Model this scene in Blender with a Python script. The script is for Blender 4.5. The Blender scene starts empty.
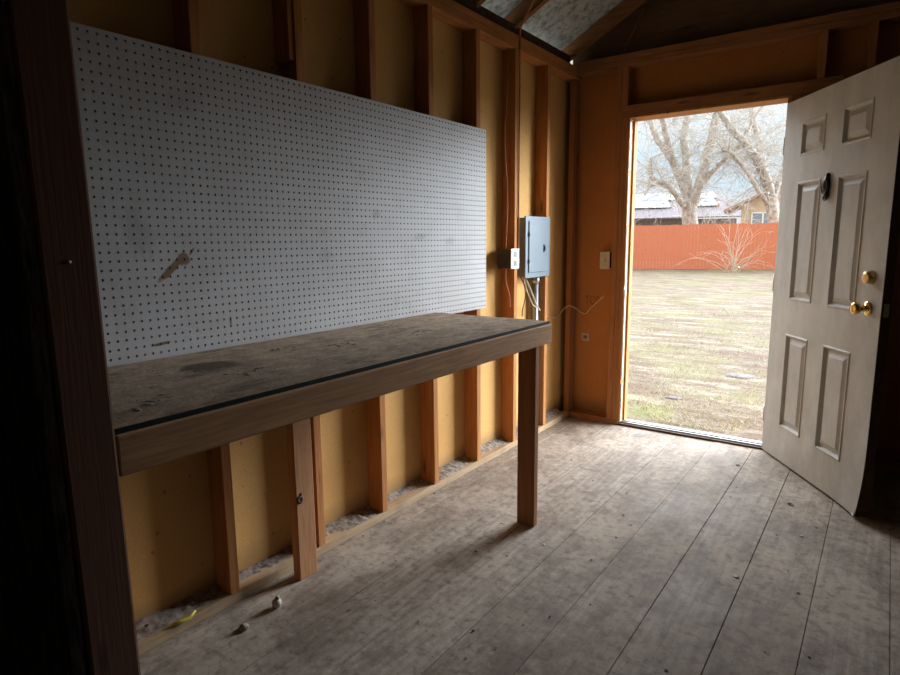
import bpy, math, random
from mathutils import Vector, Matrix
random.seed(7)
S = bpy.context.scene
C = S.collection

# ------------------------------------------------------------------ helpers
class MB:
    def __init__(s): s.v, s.f, s.sm, s.mi = [], [], [], []
    def add(s, vs, fs, smooth=False, mi=0):
        o = len(s.v); s.v += [tuple(p) for p in vs]
        for f in fs:
            s.f.append(tuple(i + o for i in f)); s.sm.append(smooth); s.mi.append(mi)
        return s
    def box(s, x0, x1, y0, y1, z0, z1, mi=0):
        return s.add([(x0,y0,z0),(x1,y0,z0),(x1,y1,z0),(x0,y1,z0),(x0,y0,z1),(x1,y0,z1),(x1,y1,z1),(x0,y1,z1)],
                     [(0,3,2,1),(4,5,6,7),(0,1,5,4),(1,2,6,5),(2,3,7,6),(3,0,4,7)], mi=mi)
    def prism(s, poly, vec, mi=0):
        n = len(poly); vec = Vector(vec); a = [Vector(p) for p in poly]; b = [p + vec for p in a]
        fs = [tuple(range(n-1, -1, -1)), tuple(range(n, 2*n))]
        fs += [(i, (i+1) % n, n+(i+1) % n, n+i) for i in range(n)]
        return s.add(a + b, fs, mi=mi)
    def tube(s, pts, r, n=6, cap=True, mi=0):
        pts = [Vector(p) for p in pts]; m = len(pts)
        rs = r if isinstance(r, (list, tuple)) else [r]*m
        vs = []; ref = None
        for i, p in enumerate(pts):
            t = (pts[min(i+1, m-1)] - pts[max(i-1, 0)])
            t = t.normalized() if t.length > 1e-9 else Vector((0,0,1))
            if ref is None: ref = Vector((0,0,1)) if abs(t.z) < .9 else Vector((1,0,0))
            a = (ref - t*ref.dot(t))
            a = a.normalized() if a.length > 1e-6 else t.orthogonal().normalized()
            b = t.cross(a); ref = a
            for k in range(n):
                w = 2*math.pi*k/n; vs.append(p + (a*math.cos(w) + b*math.sin(w))*rs[i])
        fs = [(i*n+k, i*n+(k+1) % n, (i+1)*n+(k+1) % n, (i+1)*n+k) for i in range(m-1) for k in range(n)]
        if cap: fs += [tuple(range(n-1, -1, -1)), tuple((m-1)*n+k for k in range(n))]
        return s.add(vs, fs, True, mi)
    def lathe(s, prof, org, ax, n=24, mi=0):
        ax = Vector(ax).normalized(); a = ax.orthogonal().normalized(); b = ax.cross(a); org = Vector(org)
        m = len(prof); vs = []
        for r, h in prof:
            for k in range(n):
                w = 2*math.pi*k/n; vs.append(org + ax*h + (a*math.cos(w)+b*math.sin(w))*max(r, 1e-5))
        fs = [(i*n+k, i*n+(k+1) % n, (i+1)*n+(k+1) % n, (i+1)*n+k) for i in range(m-1) for k in range(n)]
        fs += [tuple(range(n-1, -1, -1)), tuple((m-1)*n+k for k in range(n))]
        return s.add(vs, fs, True, mi)

def obj(name, mb, mat, parent=None, bevel=0, origin=None, seg=2):
    me = bpy.data.meshes.new(name)
    base = Vector((0,0,0))
    if parent is not None and not parent.get('_local'):
        q = parent
        while q is not None: base += q.location; q = q.parent
    off = Vector(origin) if origin is not None else Vector((0,0,0))
    me.from_pydata([tuple(Vector(v) - base - off) for v in mb.v], [], mb.f)
    me.polygons.foreach_set('use_smooth', mb.sm)
    for m in (mat if isinstance(mat, list) else [mat]): me.materials.append(m)
    me.polygons.foreach_set('material_index', mb.mi)
    me.update()
    o = bpy.data.objects.new(name, me); C.objects.link(o)
    o.location = off
    if parent is not None: o.parent = parent
    if bevel:
        b = o.modifiers.new('Bevel', 'BEVEL'); b.width = bevel; b.segments = seg; b.limit_method = 'ANGLE'
    return o

def tag(o, label, cat, group=None, kind=None):
    o['label'] = label; o['category'] = cat
    if group: o['group'] = group
    if kind: o['kind'] = kind
    return o
def struct(o, label=None, cat=None):
    o['kind'] = 'structure'
    if label: o['label'] = label; o['category'] = cat
    return o
def empty(name, loc):
    o = bpy.data.objects.new(name, None); C.objects.link(o); o.location = loc
    o.empty_display_size = .05
    return o
def up(o): bpy.context.view_layer.update(); return o

# ------------------------------------------------------------------ materials
class NT:
    def __init__(s, name):
        s.m = bpy.data.materials.new(name); s.m.use_nodes = True
        s.t = s.m.node_tree; s.n = s.t.nodes; s.b = s.n['Principled BSDF']
        s.tc = s.n.new('ShaderNodeTexCoord').outputs['Object']
    def link(s, a, b): s.t.links.new(a, b)
    def map(s, scale=(1,1,1), loc=(0,0,0), rot=(0,0,0), src=None):
        k = s.n.new('ShaderNodeMapping'); k.inputs['Scale'].default_value = scale
        k.inputs['Location'].default_value = loc; k.inputs['Rotation'].default_value = rot
        s.link(src or s.tc, k.inputs['Vector']); return k.outputs[0]
    def noise(s, vec, scale=5, detail=4, rough=.55, dist=0):
        k = s.n.new('ShaderNodeTexNoise'); k.inputs['Scale'].default_value = scale
        k.inputs['Detail'].default_value = detail; k.inputs['Roughness'].default_value = rough
        k.inputs['Distortion'].default_value = dist
        s.link(vec, k.inputs['Vector']); return k.outputs['Fac']
    def voro(s, vec, scale=5, out='Distance'):
        k = s.n.new('ShaderNodeTexVoronoi'); k.inputs['Scale'].default_value = scale
        s.link(vec, k.inputs['Vector']); return k.outputs[out]
    def wave(s, vec, scale=5, dist=3, detail=2, dscale=1, dirn='X'):
        k = s.n.new('ShaderNodeTexWave'); k.bands_direction = dirn
        k.inputs['Scale'].default_value = scale; k.inputs['Distortion'].default_value = dist
        k.inputs['Detail'].default_value = detail; k.inputs['Detail Scale'].default_value = dscale
        s.link(vec, k.inputs['Vector']); return k.outputs['Fac']
    def ramp(s, fac, stops):
        k = s.n.new('ShaderNodeValToRGB'); e = k.color_ramp.elements
        while len(e) < len(stops): e.new(.5)
        for i, (p, c) in enumerate(stops):
            e[i].position = p; e[i].color = (*c, 1) if not isinstance(c, (int, float)) else (c, c, c, 1)
        s.link(fac, k.inputs[0]); return k.outputs[0]
    def mix(s, fac, a, b, mode='MIX'):
        k = s.n.new('ShaderNodeMix'); k.data_type = 'RGBA'; k.blend_type = mode
        for v, i in ((fac, 0), (a, 6), (b, 7)):
            if isinstance(v, (int, float)): k.inputs[i].default_value = v if i == 0 else (v, v, v, 1)
            elif isinstance(v, tuple): k.inputs[i].default_value = (*v, 1)
            else: s.link(v, k.inputs[i])
        return k.outputs[2]
    def math(s, op, a, b=0.0, c=0.0):
        k = s.n.new('ShaderNodeMath'); k.operation = op
        for i, v in enumerate((a, b, c)):
            if isinstance(v, (int, float)): k.inputs[i].default_value = v
            else: s.link(v, k.inputs[i])
        return k.outputs[0]
    def sep(s, src=None):
        k = s.n.new('ShaderNodeSeparateXYZ'); s.link(src or s.tc, k.inputs[0]); return k.outputs
    def comb(s, x, y, z):
        k = s.n.new('ShaderNodeCombineXYZ')
        for i, v in enumerate((x, y, z)):
            if isinstance(v, (int, float)): k.inputs[i].default_value = v
            else: s.link(v, k.inputs[i])
        return k.outputs[0]
    def bump(s, h, strength=.3, dist=.01):
        k = s.n.new('ShaderNodeBump'); k.inputs['Strength'].default_value = strength
        k.inputs['Distance'].default_value = dist
        s.link(h, k.inputs['Height']); s.link(k.outputs[0], s.b.inputs['Normal'])
    def fin(s, col, rough=.8, metal=0.0, spec=.3):
        if isinstance(col, tuple): s.b.inputs['Base Color'].default_value = (*col, 1)
        else: s.link(col, s.b.inputs['Base Color'])
        if isinstance(rough, (int, float)): s.b.inputs['Roughness'].default_value = rough
        else: s.link(rough, s.b.inputs['Roughness'])
        s.b.inputs['Metallic'].default_value = metal
        s.b.inputs['Specular IOR Level'].default_value = spec
        return s.m

def plain(name, col, rough=.7, metal=0.0, spec=.3, var=.12, sc=30):
    t = NT(name); n = t.noise(t.tc, sc, 3)
    lo = tuple(c*(1-var) for c in col); hi = tuple(min(1, c*(1+var)) for c in col)
    return t.fin(t.ramp(n, [(.3, lo), (.7, hi)]), rough, metal, spec)

def wood(name, dark, light, axis, rough=.82, dirt=.35, dirtcol=(.07,.05,.04)):
    t = NT(name)
    sc = {'x': (1.2, 26, 26), 'y': (26, 1.2, 26), 'z': (26, 26, 1.2)}[axis]
    g = t.noise(t.map(sc), 1.6, 6, .6, 1.2)
    g2 = t.noise(t.map(tuple(k*3 for k in sc)), 2, 3)
    c = t.ramp(g, [(.3, dark), (.5, tuple((a+b)/2 for a, b in zip(dark, light))), (.72, light)])
    c = t.mix(.35, c, t.ramp(g2, [(.35, dark), (.65, light)]))
    kn = t.voro(t.map(tuple({1.2: 1.0}.get(k, 5.0) for k in sc)), 2.2)
    c = t.mix(t.ramp(kn, [(.05, .8), (.13, 0.0)]), c, tuple(k*.35 for k in dark))
    d = t.noise(t.tc, 3.5, 5, .65)
    c = t.mix(t.ramp(d, [(.52, 0.0), (.75, dirt)]), c, dirtcol)
    t.bump(g2, .25, .002)
    return t.fin(c, rough)

OD, OL = (.40,.145,.042), (.66,.30,.10)
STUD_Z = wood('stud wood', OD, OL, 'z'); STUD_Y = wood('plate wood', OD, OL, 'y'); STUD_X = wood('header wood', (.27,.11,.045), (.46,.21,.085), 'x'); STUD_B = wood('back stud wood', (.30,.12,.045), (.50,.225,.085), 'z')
BRN = ((.42,.215,.10), (.78,.46,.235))
BEN_Y = wood('bench wood long', *BRN, 'y', dirt=.35, dirtcol=(.13,.08,.05)); BEN_X = wood('bench wood cross', *BRN, 'x', dirt=.6)
LEG_Z = wood('bench leg wood', (.25,.10,.04), (.43,.195,.08), 'z')
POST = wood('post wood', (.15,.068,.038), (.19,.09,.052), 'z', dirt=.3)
RAFT = wood('rafter wood', (.17,.072,.024), (.32,.15,.05), 'x')

def sheath_mat(name, a, b, d):
    t = NT(name)
    n = t.noise(t.tc, 220, 2, .7); n2 = t.noise(t.tc, 2.2, 5, .6)
    c = t.ramp(n, [(.3, a), (.7, b)])
    c = t.mix(t.ramp(n2, [(.45, 0.0), (.8, .45)]), c, d)
    sp = t.voro(t.map((1,1,1)), 13)
    c = t.mix(t.ramp(sp, [(.04, .55), (.10, 0.0)]), c, (.16,.08,.03))
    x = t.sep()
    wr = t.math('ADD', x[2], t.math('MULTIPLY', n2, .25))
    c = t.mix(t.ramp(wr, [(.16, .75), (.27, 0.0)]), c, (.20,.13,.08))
    t.bump(n, .12, .001)
    return t.fin(c, .85, 0, .2)
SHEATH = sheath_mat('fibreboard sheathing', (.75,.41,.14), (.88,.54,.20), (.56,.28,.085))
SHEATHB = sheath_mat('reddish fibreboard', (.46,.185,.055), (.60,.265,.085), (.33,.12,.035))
GABLE = wood('dark gable boards', (.13,.075,.04), (.24,.14,.075), 'x', dirt=.5)  # darker than the sheathing; for the gable and the two closing walls

def floor_mat():
    t = NT('worn plank floor'); X = t.sep()
    PW = .2310
    idx = t.math('FLOOR', t.math('DIVIDE', t.math('ADD', X[0], .137), PW))
    wn = t.n.new('ShaderNodeTexWhiteNoise'); wn.noise_dimensions = '1D'; t.link(idx, wn.inputs['W'])
    vec = t.comb(X[0], t.math('ADD', X[1], t.math('MULTIPLY', wn.outputs['Value'], 37.0)), X[2])
    g = t.noise(t.map((30, 1.3, 1), src=vec), 1.5, 6, .62, 1.5)
    wv = t.wave(t.map((5, .30, 1), src=vec), 1.7, 9, 3, .8, 'X')
    c = t.ramp(g, [(.28, (.295,.215,.15)), (.5, (.455,.35,.25)), (.75, (.61,.485,.36))])
    c = t.mix(t.ramp(wn.outputs['Value'], [(.60, .06), (.66, .34)]), c, t.ramp(wv, [(.2, (.20,.165,.14)), (.7, (.47,.41,.35))]))
    c = t.mix(.35, c, t.ramp(wn.outputs['Value'], [(0.0, (.26,.225,.20)), (1.0, (.46,.40,.34))]))
    big = t.noise(t.map((1.2, .8, 1)), 1.9, 7, .66, .6)
    c = t.mix(t.ramp(big, [(.46, 0.0), (.66, .7)]), c, (.18,.133,.094))
    mid = t.noise(t.map((1, .6, 1), loc=(7, 3, 0)), 9, 7, .72, .4)
    c = t.mix(t.ramp(mid, [(.47, 0.0), (.62, .55)]), c, (.172,.126,.09))
    wear = t.noise(t.map((1, .7, 1), loc=(3.1, 1.7, 0)), 2.6, 7, .7, .3)
    c = t.mix(t.ramp(wear, [(.52, 0.0), (.60, .5)]), c, (.56,.465,.37))  # worn lighter spots in the boards
    sm = t.noise(t.tc, 26, 5, .7)
    c = t.mix(t.ramp(sm, [(.50, 0.0), (.66, .65)]), c, (.13,.10,.078))
    c = t.mix(t.ramp(sm, [(.30, .5), (.42, 0.0)]), c, (.60,.52,.42))
    scr = t.noise(t.map((60, 4, 1), rot=(0,0,.5)), 2.0, 3, .8)
    c = t.mix(t.ramp(scr, [(.68, 0.0), (.76, .5)]), c, (.13,.10,.08))
    sp = t.voro(t.tc, 38)
    c = t.mix(t.ramp(sp, [(.05, .7), (.12, 0.0)]), c, (.06,.05,.04))
    # a spilled ring stain, with a shape of its own
    h = t.math('ADD', t.math('MULTIPLY', wv, .15), g)
    t.bump(h, .35, .003)
    return t.fin(c, t.ramp(wear, [(.3, .62), (.7, .85)]), 0, .35)
FLOOR = floor_mat()

def stain(t, u, v, cu, cv, ru, rv, ang=0, edge=.35, nz=None, amt=.5):
    du = t.math('SUBTRACT', u, cu); dv = t.math('SUBTRACT', v, cv)
    ca, sa = math.cos(ang), math.sin(ang)
    a = t.math('ADD', t.math('MULTIPLY', du, ca), t.math('MULTIPLY', dv, sa))
    b = t.math('SUBTRACT', t.math('MULTIPLY', dv, ca), t.math('MULTIPLY', du, sa))
    d = t.math('ADD', t.math('POWER', t.math('DIVIDE', a, ru), 2.0), t.math('POWER', t.math('DIVIDE', b, rv), 2.0))
    if nz is not None: d = t.math('ADD', d, t.math('MULTIPLY', t.math('SUBTRACT', nz, .5), amt*4))
    return t.ramp(d, [(1-edge, 1.0), (min(1.0, 1.0), 0.0)])

def peg_mat():
    t = NT('white pegboard'); X = t.sep(); y, z = X[1], X[2]
    n = t.noise(t.tc, 3.2, 6, .62); f = t.noise(t.tc, 60, 4, .7)
    c = t.ramp(n, [(.3, (.545,.525,.505)), (.7, (.645,.635,.63))])
    c = t.mix(t.ramp(f, [(.55, 0.0), (.8, .25)]), c, (.42,.38,.33))
    d = t.noise(t.map((1,1,1), loc=(0,5,2)), 5.5, 6, .7)
    c = t.mix(t.ramp(d, [(.60, 0.0), (.78, .45)]), c, (.40,.31,.21))
    ok = [(-3.0, 1.222, .062, .0135, .72), (-2.955, 1.253, .024, .024, 0), (-2.925, 1.276, .017, .005, .9),
          (-3.05, .992, .036, .0055, .08), (-2.80, 1.035, .005, .018, 0)]
    for (a, b, ru, rv, an) in ok:
        m = stain(t, y, z, a, b, ru, rv, an, .5, f, .35)
        c = t.mix(t.math('MULTIPLY', m, .95), c, (.22,.115,.04))
    for (a, b, ru, rv, an, s_) in [(-3.09, 1.33, .05, .09, .2, .28), (-2.9, 1.75, .08, .05, .4, .2), (-2.35, 1.25, .05, .03, 0, .22), (-1.75, 1.32, .07, .02, .1, .30), (-1.5, 1.30, .05, .02, 0, .25), (-2.05, 1.42, .03, .03, 0, .35), (-1.35, 1.08, .03, .01, 0, .3)]:
        m = stain(t, y, z, a, b, ru, rv, an, .9, f, .8)
        c = t.mix(t.math('MULTIPLY', m, s_), c, (.16,.13,.11))
    # handwriting-like scuffs
    sc = t.wave(t.map((1, 9, 9), rot=(.5,0,0)), 3.0, 14, 3, 2.0, 'Y')
    w = t.math('MULTIPLY', t.ramp(sc, [(.975, 0.0), (.99, .5)]), t.ramp(d, [(.5, 0.0), (.6, 1.0)]))
    c = t.mix(w, c, (.15,.13,.12))
    return t.fin(c, .55, 0, .4)
PEG = peg_mat()

def bench_mat():
    t = NT('dusty chipboard top'); X = t.sep()
    n = t.noise(t.map((9, 3, 9)), 1.7, 7, .68, .8); f = t.noise(t.tc, 75, 5, .75)
    c = t.ramp(n, [(.3, (.33,.22,.135)), (.7, (.65,.475,.32))])
    c = t.mix(.5, c, t.ramp(f, [(.35, (.19,.132,.09)), (.68, (.64,.50,.37))]))
    m = stain(t, X[0], X[1], -.070, -.485, .085, .105, -.25, .6, n, .45)
    c = t.mix(t.math('MULTIPLY', m, .85), c, (.075,.05,.034))
    b = t.noise(t.map((2.2, 1, 1)), 4.5, 6, .7)
    c = t.mix(t.ramp(b, [(.56, 0.0), (.66, .75)]), c, (.15,.105,.08))
    k2 = t.noise(t.map((1, .6, 1), loc=(2,8,0)), 22, 6, .75)
    c = t.mix(t.ramp(k2, [(.47, 0.0), (.62, .55)]), c, (.17,.115,.08))
    c = t.mix(t.ramp(k2, [(.30, .5), (.42, 0.0)]), c, (.66,.53,.40))
    t.bump(f, .55, .004)
    return t.fin(c, .9, 0, .15)
BTOP = bench_mat()

def door_mat():
    t = NT('grimy painted steel'); n = t.noise(t.map((3, 3, 1.3)), 2.3, 7, .68); f = t.noise(t.tc, 28, 5, .7)
    c = t.ramp(n, [(.3, (.44,.43,.40)), (.7, (.63,.62,.58))])
    c = t.mix(t.ramp(f, [(.55, 0.0), (.75, .35)]), c, (.34,.31,.27))
    X = t.sep()
    lo = t.math('ADD', X[2], t.math('MULTIPLY', n, .9))
    c = t.mix(t.ramp(lo, [(.35, .35), (.95, 0.0)]), c, (.30,.26,.19))
    # flaking at the lower right panel
    m = stain(t, X[0], X[2], .765, .46, .012, .16, 0, .7, f, .6)
    c = t.mix(t.math('MULTIPLY', m, .7), c, (.70,.66,.58))
    t.bump(f, .06, .002)
    return t.fin(c, .52, 0, .4)
DOOR = door_mat()

def metal_roof():
    t = NT('galvanised roof sheet'); n = t.noise(t.tc, 4, 7, .7); f = t.noise(t.tc, 22, 6, .75)
    c = t.ramp(n, [(.3, (.52,.62,.62)), (.7, (.72,.80,.80))])
    c = t.mix(t.ramp(f, [(.46, 0.0), (.66, .85)]), c, (.11,.10,.08))
    return t.fin(c, .5, .25, .5)
ROOF = metal_roof()

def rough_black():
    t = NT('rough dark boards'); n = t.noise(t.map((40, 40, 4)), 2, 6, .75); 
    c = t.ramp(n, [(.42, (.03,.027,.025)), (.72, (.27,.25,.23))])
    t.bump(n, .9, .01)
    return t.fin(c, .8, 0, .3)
ROUGH = rough_black()

def ground_mat():
    t = NT('dry winter grass'); 
    n = t.noise(t.tc, .55, 7, .68, .4); f = t.noise(t.tc, 14, 7, .8); g = t.noise(t.map((1, 3.4, 1), loc=(4, 2, 0), rot=(0,0,.63)), .9, 6, .7)
    f2 = t.noise(t.map((1, 1, 1), loc=(3, 1, 0)), 42, 5, .8)
    c = t.ramp(f, [(.3, (.08,.060,.044)), (.5, (.175,.139,.098)), (.68, (.28,.236,.17))])
    c = t.mix(.45, c, t.ramp(f2, [(.36, (.06,.045,.035)), (.5, (.20,.165,.12)), (.64, (.36,.315,.24))]))
    c = t.mix(t.ramp(n, [(.46, 0.0), (.62, .65)]), c, (.19,.19,.075))
    c = t.mix(t.ramp(g, [(.47, 0.0), (.60, .75)]), c, (.135,.088,.068))
    h = t.noise(t.map((1, 2.6, 1), loc=(9, 9, 0), rot=(0,0,.63)), 1.5, 6, .7)
    c = t.mix(t.ramp(h, [(.52, 0.0), (.64, .7)]), c, (.33,.295,.235))
    X = t.sep()
    m = stain(t, X[0], X[1], .33, .85, .22, .30, 0, .9, f, .7)
    c = t.mix(t.math('MULTIPLY', m, .55), c, (.17,.20,.05))
    t.bump(f, .8, .03)
    return t.fin(c, .95, 0, .1)

GROUND = ground_mat()
FENCE = wood('red stained fence', (.47,.145,.072), (.55,.185,.097), 'z', dirt=.12, dirtcol=(.38,.20,.13))
BARK = plain('pale bark', (.36,.325,.28), .9, var=.45, sc=7)
TWIG = plain('pale twigs', (.44,.40,.35), .9, var=.25, sc=5)
GREY = plain('panel grey paint', (.145,.195,.23), .45, .0, .5, .06, 8)
GREYD = plain('conduit zinc', (.42,.44,.45), .4, .7)
BLACK = plain('black plastic', (.012,.012,.013), .5)
DKBOX = plain('dark outlet box', (.035,.030,.028), .55, 0)
WHITE = plain('white plastic', (.75,.74,.71), .45, var=.05)
IVORY = plain('ivory plastic', (.66,.60,.48), .45, var=.06)
CREAM = plain('cream cable', (.62,.54,.40), .5)
ORANGE = plain('orange cable', (.52,.19,.055), .5)
PALEW = plain('pale wire', (.85,.62,.42), .6)
BRASS = plain('polished brass', (.80,.54,.19), .17, 1.0, .5, .05, 12)
BRASSD = plain('tarnished brass', (.62,.44,.19), .35, 1.0, .5, .15, 60)
ALU = plain('aluminium sill', (.50,.51,.52), .35, .85)
DKWOOD = plain('dark edge wood', (.085,.05,.035), .8, var=.3)
EDGE = plain('dark green edge', (.020,.026,.023), .8, var=.3)
KNOCK = plain('blackened bronze', (.05,.042,.034), .35, .8, .5, .4, 60)
KNOCKL = plain('worn silver metal', (.58,.54,.46), .5, .5)
JAMB = wood('door jamb wood', (.34,.15,.05), (.56,.28,.10), 'z', dirt=.2)
PAPER = plain('paper scrap', (.80,.79,.77), .8)
YEL = plain('yellow scrap', (.72,.60,.08), .6)
DIRT = plain('dusty dirt', (.30,.25,.205), .95, var=.6, sc=45)
CHIPS = plain('wood chips', (.36,.27,.18), .9, var=.5, sc=15)
CHIPD = plain('dark crumbs', (.05,.038,.03), .9, var=.4, sc=15)
REDINK = plain('faded red ink', (.36,.105,.035), .8)
LEAFW = plain('grass blades', (.46,.41,.26), .9, var=.4, sc=3)
HCREAM = plain('cream stucco', (.52,.42,.29), .9, var=.06, sc=3)
HROOF = plain('lilac metal roof', (.125,.105,.118), .7, var=.06, sc=3)
HFASC = plain('brown fascia', (.34,.22,.15), .8)
HWALL = plain('shaded siding', (.20,.17,.15), .9)
GLASSD = plain('window glass', (.16,.21,.25), .08, 0, .8, .05)
SOLAR = plain('solar glass', (.135,.19,.21), .4, 0, .2, .08, 2)
SOLFR = plain('solar frame', (.05,.055,.06), .4, .3)

# ------------------------------------------------------------------ camera
yaw, pitch, roll, foc = .6284, -.1597, -.0102, 601.5
CAM = Vector((1.8326, -4.0238, 1.3024))
fw = Vector((-math.sin(yaw)*math.cos(pitch), math.cos(yaw)*math.cos(pitch), math.sin(pitch)))
rt = Vector((math.cos(yaw), math.sin(yaw), 0)); upv = rt.cross(fw)
R_ = rt*math.cos(roll) + upv*math.sin(roll); U_ = -rt*math.sin(roll) + upv*math.cos(roll)
cd = bpy.data.cameras.new('camera'); cam = bpy.data.objects.new('camera', cd); C.objects.link(cam)
M = Matrix((R_, U_, -fw)).transposed().to_4x4(); M.translation = CAM
cam.matrix_world = M
cd.sensor_fit = 'HORIZONTAL'; cd.sensor_width = 36; cd.lens = foc/900*36; cd.clip_start = .02; cd.clip_end = 400
S.camera = cam

# ------------------------------------------------------------------ shed shell
RX, NY = 3.30, -7.30            # right wall and near wall (inside faces)
SL = .535                        # roof slope
def rb(x): return 2.515 + SL*x   # rafter underside, left slope
XR = RX/2                        # ridge
def roofz(x): return rb(min(x, RX - x)) + .10

# floor: one mesh of planks over a dark sub floor
mb = MB(); PW = .231; x = -.137
k = 0
while x < RX + .09:
    x0, x1 = max(x, -.10), min(x + PW - .0020, RX + .09)
    ys = [NY - .1, random.uniform(-6.2, -4.4), .075]
    for a, b in zip(ys, ys[1:]):
        mb.box(x0, x1, a, b - .003, -.024, 0 + random.uniform(-.0012, .0012))
    x += PW
mb.box(-.10, RX + .09, NY - .1, .075, -.06, -.007)
fl = struct(obj('floor', mb, FLOOR, bevel=.0012, seg=1), 'worn grey plank floor of the shed', 'floor')

# left wall: sheathing + framing parts
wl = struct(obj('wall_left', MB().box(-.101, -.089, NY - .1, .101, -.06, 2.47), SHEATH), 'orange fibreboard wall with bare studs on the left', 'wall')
SY = [-7.0, -6.6, -6.2, -5.8, -5.45, -5.05, -4.65, -4.25, -3.855, -3.45, -3.05+.0, -2.852, -2.431, -2.036, -1.632, -1.226, -.815, -.404]
SY = [-7.0, -6.6, -6.2, -5.8, -5.45, -5.05, -4.65, -4.25, -3.855, -3.26, -2.852, -2.431, -2.036, -1.632, -1.226, -.815, -.404]
for y in SY:
    d = random.uniform(-.003, .003)
    m_ = MB(); m_.prism([(-.0885, y-.019, .038), (0, y-.019, .038), (0, y+.019, .038), (-.0885, y+.019, .038)], (0, d, 2.348))
    obj('stud', m_, STUD_Z, wl, bevel=.0025)
obj('bottom_plate', MB().box(-.0885, 0, NY, .0, 0.0, .038), wood('dusty plate wood', (.38,.245,.13), (.62,.45,.28), 'y', dirt=.5), wl, bevel=.003)
obj('top_plate', MB().box(-.0885, 0, NY, .089, 2.386, 2.424).box(-.0885, -.001, NY, .089, 2.4245, 2.462), STUD_Y, wl, bevel=.0025)
# short block nailed between studs above the board
obj('nailing_block', MB().box(-.0885, -.006, -2.475, -2.451, 1.965, 2.384), STUD_Z, wl, bevel=.002)

# back wall (with the door opening)
XL, XRR, ZH = .362, 1.312, 2.095
m_ = MB()
m_.box(-.101, XL, .089, .101, -.06, 2.45); m_.box(XRR, RX + .1, .089, .101, -.06, 2.45); m_.box(XL, XRR, .089, .101, ZH, 2.45)
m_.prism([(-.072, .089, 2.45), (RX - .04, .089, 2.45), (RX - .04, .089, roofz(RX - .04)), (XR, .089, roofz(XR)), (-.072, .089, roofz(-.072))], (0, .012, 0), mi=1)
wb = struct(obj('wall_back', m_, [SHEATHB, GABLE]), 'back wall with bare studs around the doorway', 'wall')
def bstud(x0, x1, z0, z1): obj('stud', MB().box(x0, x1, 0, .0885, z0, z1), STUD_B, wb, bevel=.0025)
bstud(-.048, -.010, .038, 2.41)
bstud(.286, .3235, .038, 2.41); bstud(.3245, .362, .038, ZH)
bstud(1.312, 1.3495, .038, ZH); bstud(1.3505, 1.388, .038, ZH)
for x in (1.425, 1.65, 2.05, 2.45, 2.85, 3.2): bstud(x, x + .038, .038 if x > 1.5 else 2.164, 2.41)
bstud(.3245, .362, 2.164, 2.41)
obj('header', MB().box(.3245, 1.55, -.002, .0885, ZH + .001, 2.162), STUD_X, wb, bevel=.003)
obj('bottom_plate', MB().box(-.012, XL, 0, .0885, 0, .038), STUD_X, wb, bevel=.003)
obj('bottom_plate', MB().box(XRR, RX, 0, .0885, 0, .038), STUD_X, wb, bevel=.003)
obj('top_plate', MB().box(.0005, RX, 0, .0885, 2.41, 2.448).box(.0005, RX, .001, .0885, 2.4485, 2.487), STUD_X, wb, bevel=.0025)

# right and near walls (never seen straight on, close the room)
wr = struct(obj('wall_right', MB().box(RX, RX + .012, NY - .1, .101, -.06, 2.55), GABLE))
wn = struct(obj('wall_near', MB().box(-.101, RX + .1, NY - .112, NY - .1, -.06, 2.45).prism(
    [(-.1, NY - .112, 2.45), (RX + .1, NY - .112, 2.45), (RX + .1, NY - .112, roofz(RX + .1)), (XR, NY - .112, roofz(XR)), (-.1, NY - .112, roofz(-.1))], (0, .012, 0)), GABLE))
for y in (-6.8, -6.4, -6.0, -5.6, -5.2, -4.8, -4.4, -4.0, -3.6, -3.2, -2.8, -2.4, -2.0, -1.6, -1.2, -.8, -.4):
    obj('stud', MB().box(RX - .0885, RX, y - .019, y + .019, .038, 2.46), STUD_Z, wr, bevel=.0025)
obj('bottom_plate', MB().box(RX - .0885, RX, NY, 0, 0, .038), STUD_Y, wr)
obj('top_plate', MB().box(RX - .0885, RX, NY, 0, 2.386, 2.462), STUD_Y, wr)

# roof: corrugated-free flat sheets on rafters
xo = -.27
def sheet(xa, xb): return [(xa, NY - .35, roofz(xa) + .002), (xb, NY - .35, roofz(xb) + .002), (xb, NY - .35, roofz(xb) + .014), (xa, NY - .35, roofz(xa) + .014)]
cl = struct(obj('ceiling', MB().prism(sheet(xo, XR), (0, -NY + .75, 0)).prism(sheet(XR, RX - xo), (0, -NY + .75, 0)), ROOF), 'underside of the galvanised metal roof', 'ceiling')
for yc in (-.042, -.80, -1.206, -1.61, -2.02, -2.42, -2.83, -3.24, -3.64, -4.05, -4.45, -4.86, -5.25, -5.65, -6.05, -6.45, -6.85, -7.25):
    for flip in (0, 1):
        def X(x): return RX - x if flip else x
        e = XR - .02
        poly = [(X(-.24), yc - .019, rb(-.24)), (X(e), yc - .019, rb(e)), (X(e), yc - .019, rb(e) + .098), (X(-.24), yc - .019, rb(-.24) + .098)]
        if flip: poly = poly[::-1]
        obj('rafter', MB().prism(poly, (0, .038, 0)), RAFT, cl, bevel=.003)
obj('ridge_board', MB().box(XR - .019, XR + .019, NY, .08, rb(XR) - .06, rb(XR) + .085), RAFT, cl)
obj('eave_blocking', MB().box(-.060, -.022, NY, -.062, 2.463, 2.522), DKWOOD, cl)
# the thin batten leaning across the gable
obj('batten', MB().tube([(.283, .070, 2.492), (.40, .06, 2.70), (.43, .055, 2.76)], .006, 5), STUD_X, wb)
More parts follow.
